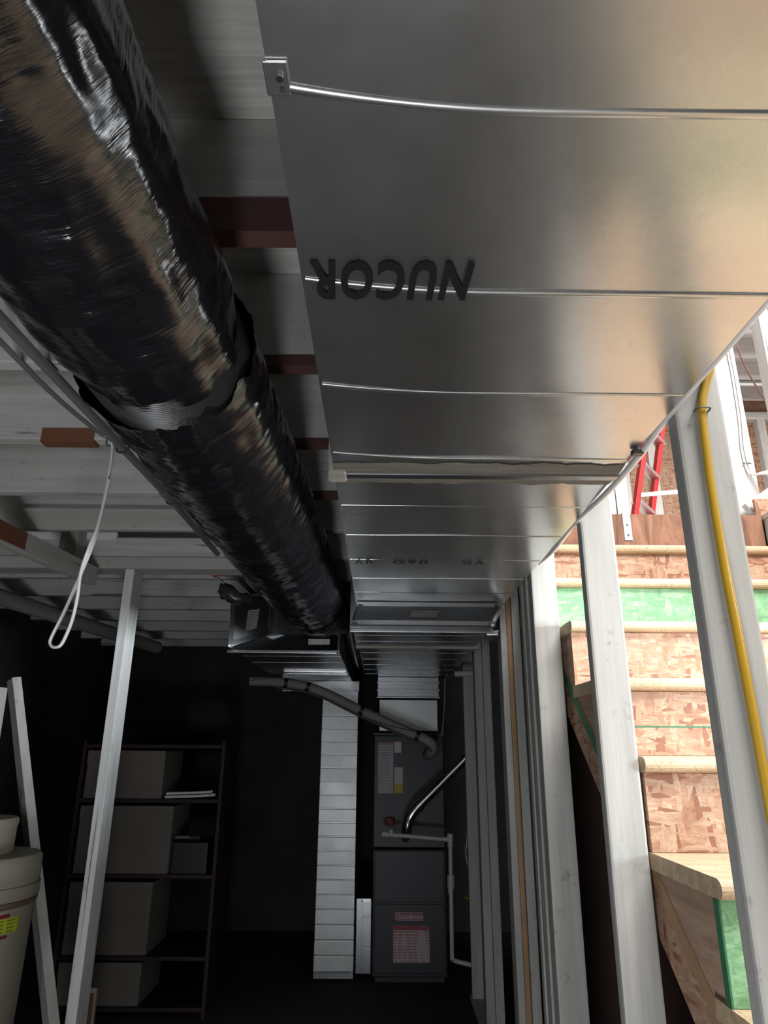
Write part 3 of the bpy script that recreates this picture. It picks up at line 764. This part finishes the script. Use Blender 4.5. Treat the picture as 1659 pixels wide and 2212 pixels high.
# ------------------------------------------------------------------ black flexible duct
flex = thing('flexible_duct', 'fat black plastic-wrapped flexible duct running overhead past the wide metal duct', 'duct', (-.35, 1.5, 1.9))
PTH = [(-.6, -.405, 1.997, .136), (.3, -.392, 1.997, .137), (.6, -.382, 1.996, .139), (.95, -.366, 1.996, .144), (1.3, -.356, 1.996, .149), (1.8, -.342, 1.995, .150), (2.4, -.326, 1.990, .149), (2.9, -.306, 1.985, .146), (3.15, -.285, 1.975, .128), (3.27, -.22, 1.965, .085), (3.38, -.158, 1.955, .048), (3.6, -.157, 1.95, .04), (4.9, -.157, 1.93, .04)]
def path(y):
    for a, b in zip(PTH, PTH[1:]):
        if y <= b[0]:
            t_ = (y - a[0]) / (b[0] - a[0]); t_ = max(0, t_)
            return tuple(a[i] + (b[i] - a[i]) * t_ for i in (1, 2, 3))
    return PTH[-1][1:]
def sleeve(name, y0, y1, dy, seg, fold, crease, mat, prof=None, rag=None):
    bm = bm_new(); n = int((y1 - y0) / dy); rings = []
    for j in range(n + 1):
        y = y0 + (y1 - y0) * j / n; cx, cz, R = path(y); ring = []
        for k in range(seg):
            a = 2 * math.pi * k / seg; ca, sa = math.cos(a), math.sin(a)
            tw = y + .035 * math.sin(a + 1.1) + .02 * noise.noise(Vector((ca, sa, y * 3)))
            f1 = noise.noise(Vector((ca * 1.3, sa * 1.3, tw * 14)))
            f2 = 1 - abs(noise.noise(Vector((ca * 2.2 + 7, sa * 2.2, tw * 34)))) * 2
            f3 = 1 - abs(noise.noise(Vector((ca * 4 + 3, sa * 4, tw * 70)))) * 2
            f4 = noise.noise(Vector((ca * 3.5, sa * 3.5 + 9, y * 7)))
            rr = R + .006 * f1 + fold * f2 * .5 + fold * .35 * f3 + crease * f4
            if prof: rr += prof(y, a)
            yy = y + (rag(a) * (1 if j == 0 else 0) if rag else 0)
            ring.append(bm.verts.new((cx + ca * rr, yy, cz + sa * rr)))
        rings.append(ring)
    for A_, B_ in zip(rings, rings[1:]):
        for k in range(seg):
            f_ = bm.faces.new((A_[k], A_[(k + 1) % seg], B_[(k + 1) % seg], B_[k])); f_.smooth = True
    return obj(name, bm, mat, flex)
def near_prof(y, a): return -.010 * max(0, (y - .86) / .08) if y > .86 else 0
sleeve('near_sleeve', -.6, .962, .0062, 160, .0030, .006, M_BLACK, near_prof)
def far_prof(y, a):
    v = 0
    if y < 1.08: v += .006 * (1.08 - y) / .07 * (1 + .8 * noise.noise(Vector((math.cos(a) * 6, math.sin(a) * 6, 2.2)))) - .004
    v -= .012 * math.exp(-((y - 2.18) / .022) ** 2)
    v -= .016 * math.exp(-((y - 2.95) / .04) ** 2)
    return v
sleeve('far_sleeve', .992, 3.34, .0062, 160, .0048, .003, M_BLACK, far_prof, lambda a: .022 * noise.noise(Vector((math.cos(a) * 5, math.sin(a) * 5, 4.0))) + .014 * noise.noise(Vector((math.cos(a) * 14, math.sin(a) * 14, 8.0))))
bm = bm_new(); rings = []
for j in range(61):
    y = .93 + .11 * j / 60; cx, cz, R = path(y); rr = R - .010 + .0024 * math.cos(j * math.pi / 1.5)
    rings.append([bm.verts.new((cx + math.cos(2 * math.pi * k / 96) * rr, y, cz + math.sin(2 * math.pi * k / 96) * rr)) for k in range(96)])
for A_, B_ in zip(rings, rings[1:]):
    for k in range(96):
        f_ = bm.faces.new((A_[k], A_[(k + 1) % 96], B_[(k + 1) % 96], B_[k])); f_.smooth = True
obj('ribbed_collar', bm, M_BLACKRIB, flex)
bm = bm_new(); add_tube(bm, [(path(y)[0], y, path(y)[1]) for y in (3.33, 3.38, 3.6, 3.8, 4.1, 4.5, 4.9)], .040, seg=32); obj('inner_hose', bm, M_BLACKRIB, flex)

# ------------------------------------------------------------------ conduits and cables on the left
cd = thing('conduit', 'grey metal conduit running along the joists left of the black duct', 'pipe', (-.69, 1.6, 2.14))
tube('pipe', [(-.765, -.8, 2.143), (-.737, 1.07, 2.143), (-.703, 2.10, 2.143), (-.697, 2.80, 2.141)], .0118, M_PIPE, cd, n=1)
tube('coupling', [(-.7045, 2.06, 2.143), (-.7025, 2.115, 2.143)], .0155, M_PIPE, cd, n=1)
for y, x in ((1.722, -.7155), (2.14, -.7025)):
    tube('pipe_strap', [(x - .02, y, 2.157), (x - .013, y, 2.134), (x, y, 2.1285), (x + .013, y, 2.134), (x + .02, y, 2.157)], .003, M_STEEL, cd, seg=6)
tag(tube('conduit', [(-.70, 3.06, 2.145), (-.685, 3.4, 2.135), (-.66, 3.75, 2.13)], .013, M_PIPE, n=1), 'short grey conduit piece above the take-off box', 'pipe')
wc = thing('hanging_cable', 'white electrical cable stapled to a joist and hanging down in a long loop', 'cable', (-.76, 1.7, 1.6))
tube('cable', [(-.80, -.7, 2.153), (-.79, .9, 2.153), (-.783, 1.387, 2.153), (-.757, 1.62, 2.153), (-.741, 1.68, 2.153)], .0075, M_PIPE, wc, flat=.6, side=(1, 0, 0))
tube('loop', [(-.741, 1.66, 2.153), (-.735, 1.697, 2.145), (-.731, 1.70, 2.089), (-.735, 1.70, 1.982), (-.740, 1.70, 1.893), (-.763, 1.70, 1.793), (-.792, 1.70, 1.686), (-.814, 1.70, 1.62), (-.812, 1.699, 1.602), (-.800, 1.698, 1.596), (-.784, 1.697, 1.606), (-.768, 1.695, 1.66), (-.762, 1.692, 1.72), (-.762, 1.690, 1.785), (-.750, 1.689, 1.85), (-.736, 1.689, 1.905), (-.724, 1.689, 2.035)], .0062, M_WHITEC, wc, seg=10, flat=.62, side=(0, 1, 0))
tube('staple', [(-.752, 1.70, 2.158), (-.750, 1.699, 2.142), (-.735, 1.699, 2.139), (-.722, 1.699, 2.142), (-.720, 1.70, 2.158)], .002, M_STEEL, wc, seg=6)
yc = thing('yellow_cable', 'flat yellow electrical cable stapled down the nearest stud', 'cable', (.58, 1.1, 1.3))
for dx, rr in ((0, .0075), (.006, .003)):
    tube('cable', [(.607 + dx, 1.100, 2.10), (.603 + dx, 1.101, 2.04), (.590 + dx * .6, 1.102, 2.001), (.576 + dx * .4, 1.102, 1.949), (.571 + dx * .2, 1.102, 1.845), (.570 + dx * .6, 1.102, 1.759), (.571 + dx * 1.1, 1.102, 1.637), (.575 + dx * 1.1, 1.102, 1.524), (.580 + dx, 1.102, 1.318), (.585 + dx, 1.102, .9), (.588 + dx, 1.102, .4)], rr, M_YELLOW, yc, seg=10, flat=.7, side=(1, 0, 0))
tube('staple', [(.564, 1.109, 1.949), (.565, 1.0955, 1.950), (.576, 1.0935, 1.950), (.588, 1.0955, 1.950), (.589, 1.109, 1.949)], .0016, M_STEEL, yc, seg=6)

# drain pipe along the far left, small black tool
tag(tube('drain_pipe', [(-2.05, 2.7, 2.085), (-1.92, 3.4, 2.07), (-1.73, 4.394, 2.05), (-1.62, 5.0, 2.04)], .042, M_OLDPIPE, n=1, seg=18), 'thick grey drain pipe running below the joists on the far left', 'pipe')
tool = thing('hanging_tool', 'black tool with an orange-red handle tip tucked above the take-off box', 'tool', (-.69, 3.1, 2.0))
tube('handle_tip', [(-.771, 3.08, 2.105), (-.765, 3.08, 2.116), (-.735, 3.08, 2.117), (-.705, 3.08, 2.116)], .007, plain('orange_red_plastic', (.33, .06, .03), .5), tool, seg=8)
tube('shaft', [(-.765, 3.08, 2.108), (-.735, 3.08, 2.085), (-.70, 3.08, 2.05)], .006, M_ALU, tool, seg=8)
bm = bm_new(); add_tube(bm, [(-.745, 3.09, 2.062), (-.72, 3.09, 2.048), (-.68, 3.09, 2.022), (-.64, 3.10, 2.012), (-.60, 3.12, 2.018)], lambda t_: .012 + .024 * math.sin(math.pi * min(1, t_ * .9 + .1)), seg=14)
for v in bm.verts: v.co += Vector((noise.noise(v.co * 45), 0, noise.noise(v.co * 38 + Vector((3, 0, 0))))) * .014
obj('grip', bm, M_BLACKRIB, tool)

# ------------------------------------------------------------------ left foreground: tank, leaning boards
tank = thing('storage_tank', 'beige plastic tank with a lid and a yellow-green sticker', 'tank', (-1.385, 2.62, 0))
bm = bm_new(); add_lathe(bm, [(.17, 0), (.185, .015), (.192, .3), (.200, .86)], -1.385, 2.62); obj('body', bm, M_TANK, tank)
bm = bm_new(); add_lathe(bm, [(.206, .862), (.209, .866), (.209, .876), (.206, .88)], -1.385, 2.62); obj('gasket', bm, M_TANKD, tank)
bm = bm_new(); add_lathe(bm, [(.208, .881), (.212, .885), (.212, .922), (.206, .925), (.206, .932), (.208, .935), (.206, 1.0), (.196, 1.012)], -1.385, 2.62); obj('lid', bm, M_TANK, tank)
bm = bm_new(); R_s = .2015
cols = []
for k in range(9):
    a = math.radians(-62 + 50 * k / 8); cols.append([bm.verts.new((-1.385 + math.cos(a) * R_s, 2.62 + math.sin(a) * R_s, z)) for z in (.792, .836)])
for a_, b_ in zip(cols, cols[1:]): bm.faces.new((a_[0], b_[0], b_[1], a_[1]))
bmesh.ops.solidify(bm, geom=bm.faces[:], thickness=.001); stk = obj('sticker', bm, M_STICKY, tank)
for z0_, z1_ in ((.838, .848), (.778, .787)):
    bm = bm_new(); cols = []
    for k in range(9):
        a = math.radians(-58 + 34 * k / 8); cols.append([bm.verts.new((-1.385 + math.cos(a) * R_s, 2.62 + math.sin(a) * R_s, z)) for z in (z0_, z1_)])
    for a_, b_ in zip(cols, cols[1:]): bm.faces.new((a_[0], b_[0], b_[1], a_[1]))
    bmesh.ops.solidify(bm, geom=bm.faces[:], thickness=.001); obj('red_print', bm, M_LAB_REDHEAD, tank)
can = thing('beige_canister', 'smaller beige canister standing on the lid of the tank', 'canister', (-1.40, 2.62, 1.013))
bm = bm_new(); add_lathe(bm, [(.118, 1.013), (.122, 1.02), (.122, 1.10)], -1.40, 2.62); obj('body', bm, M_TANK, can)
bm = bm_new(); add_lathe(bm, [(.125, 1.1005), (.126, 1.118), (.12, 1.126)], -1.40, 2.62); obj('lid', bm, M_TANK, can)

tag(bar('leaning_stud', (-1.020, 2.86, .012), (-1.515, 2.90, 1.625), .060, .036, M_STUD, side=(1, -.9, 0)), 'loose white timber leaning to the left behind the beige tank', 'board')
tag(bar('leaning_stud', (-1.57, 2.98, .012), (-1.65, 3.05, 1.60), .06, .04, M_STUD, side=(1, -.5, 0)), 'loose white timber standing at the left picture edge', 'board')
pn = thing('framed_board', 'reddish-brown panel with pale edges on the floor behind the white post', 'panel', (-1.25, 3.14, 0))
box('board_face', (-1.20, 3.13, 0), (-1.104, 3.145, .455), M_BROWN, pn, .002)
box('edge_strip', (-1.20, 3.126, .456), (-1.096, 3.148, .474), M_EDGE, pn, .002)
box('edge_strip', (-1.103, 3.126, 0), (-1.096, 3.148, .4555), M_EDGE, pn, .002)

# ------------------------------------------------------------------ shelf with boxes in the dark
sh = thing('storage_shelf', 'dark brown wooden shelf unit standing in the gloom on the left', 'shelf', (-1.34, 4.5, 0))
for z in (1.355, 1.055, .663, .265, .03): box('shelf_board', (-1.745, 4.30, z), (-.94, 4.72, z + .02), M_SHELF, sh)
for x in (-1.765, -.94): box('side_post', (x, 4.30, 0), (x + .02, 4.72, 1.40), M_SHELF, sh)
for k, (z, x1, h, wd) in enumerate(((1.076, -1.275, .262, 'top'), (.684, -1.195, .352, 'second'), (.286, -1.270, .355, 'third'), (.051, -1.285, .20, 'bottom'))):
    b_ = thing('cardboard_box', 'grey cardboard box on the %s level of the brown shelf' % wd, 'box', (-1.5, 4.5, z), 'boxes on the brown shelf')
    box('carton', (-1.73, 4.315, z), (x1, 4.70, z + h), M_CARD, b_, .004)
    box('lid_flap', (-1.732, 4.311, z + h - .07), (x1 + .002, 4.314, z + h + .001), M_CARD, b_, 0)
for k in range(5):
    tag(tube('metal_rod', [(-1.255, 4.33 + .02 * k, 1.085 + .017 * (k % 2)), (-1.08 + .02 * k, 4.29 + .02 * k, 1.093 + .018 * (k % 2)), (-.985 + .01 * (k % 3), 4.26 + .02 * k, 1.101 + .018 * (k % 2))], .008, M_LINER, seg=8), 'thin pale rod in the bundle on the brown shelf', 'rod', 'rods bundled on the brown shelf')
tag(box('dark_carton', (-1.18, 4.32, .684), (-.98, 4.60, .845), M_BLACKTAPE), 'small black carton beside the grey box on the second shelf', 'box')
ca = thing('metal_can', 'shiny metal cylinder lying on the small black carton', 'can', (-1.06, 4.36, .846))
tube('tube_body', [(-1.172, 4.345, .868), (-1.09, 4.345, .868)], .021, M_SHINY, ca, n=1, seg=20)
tube('tube_end', [(-1.089, 4.345, .868), (-1.03, 4.345, .868)], .016, M_BLACKRIB, ca, n=1, seg=16)
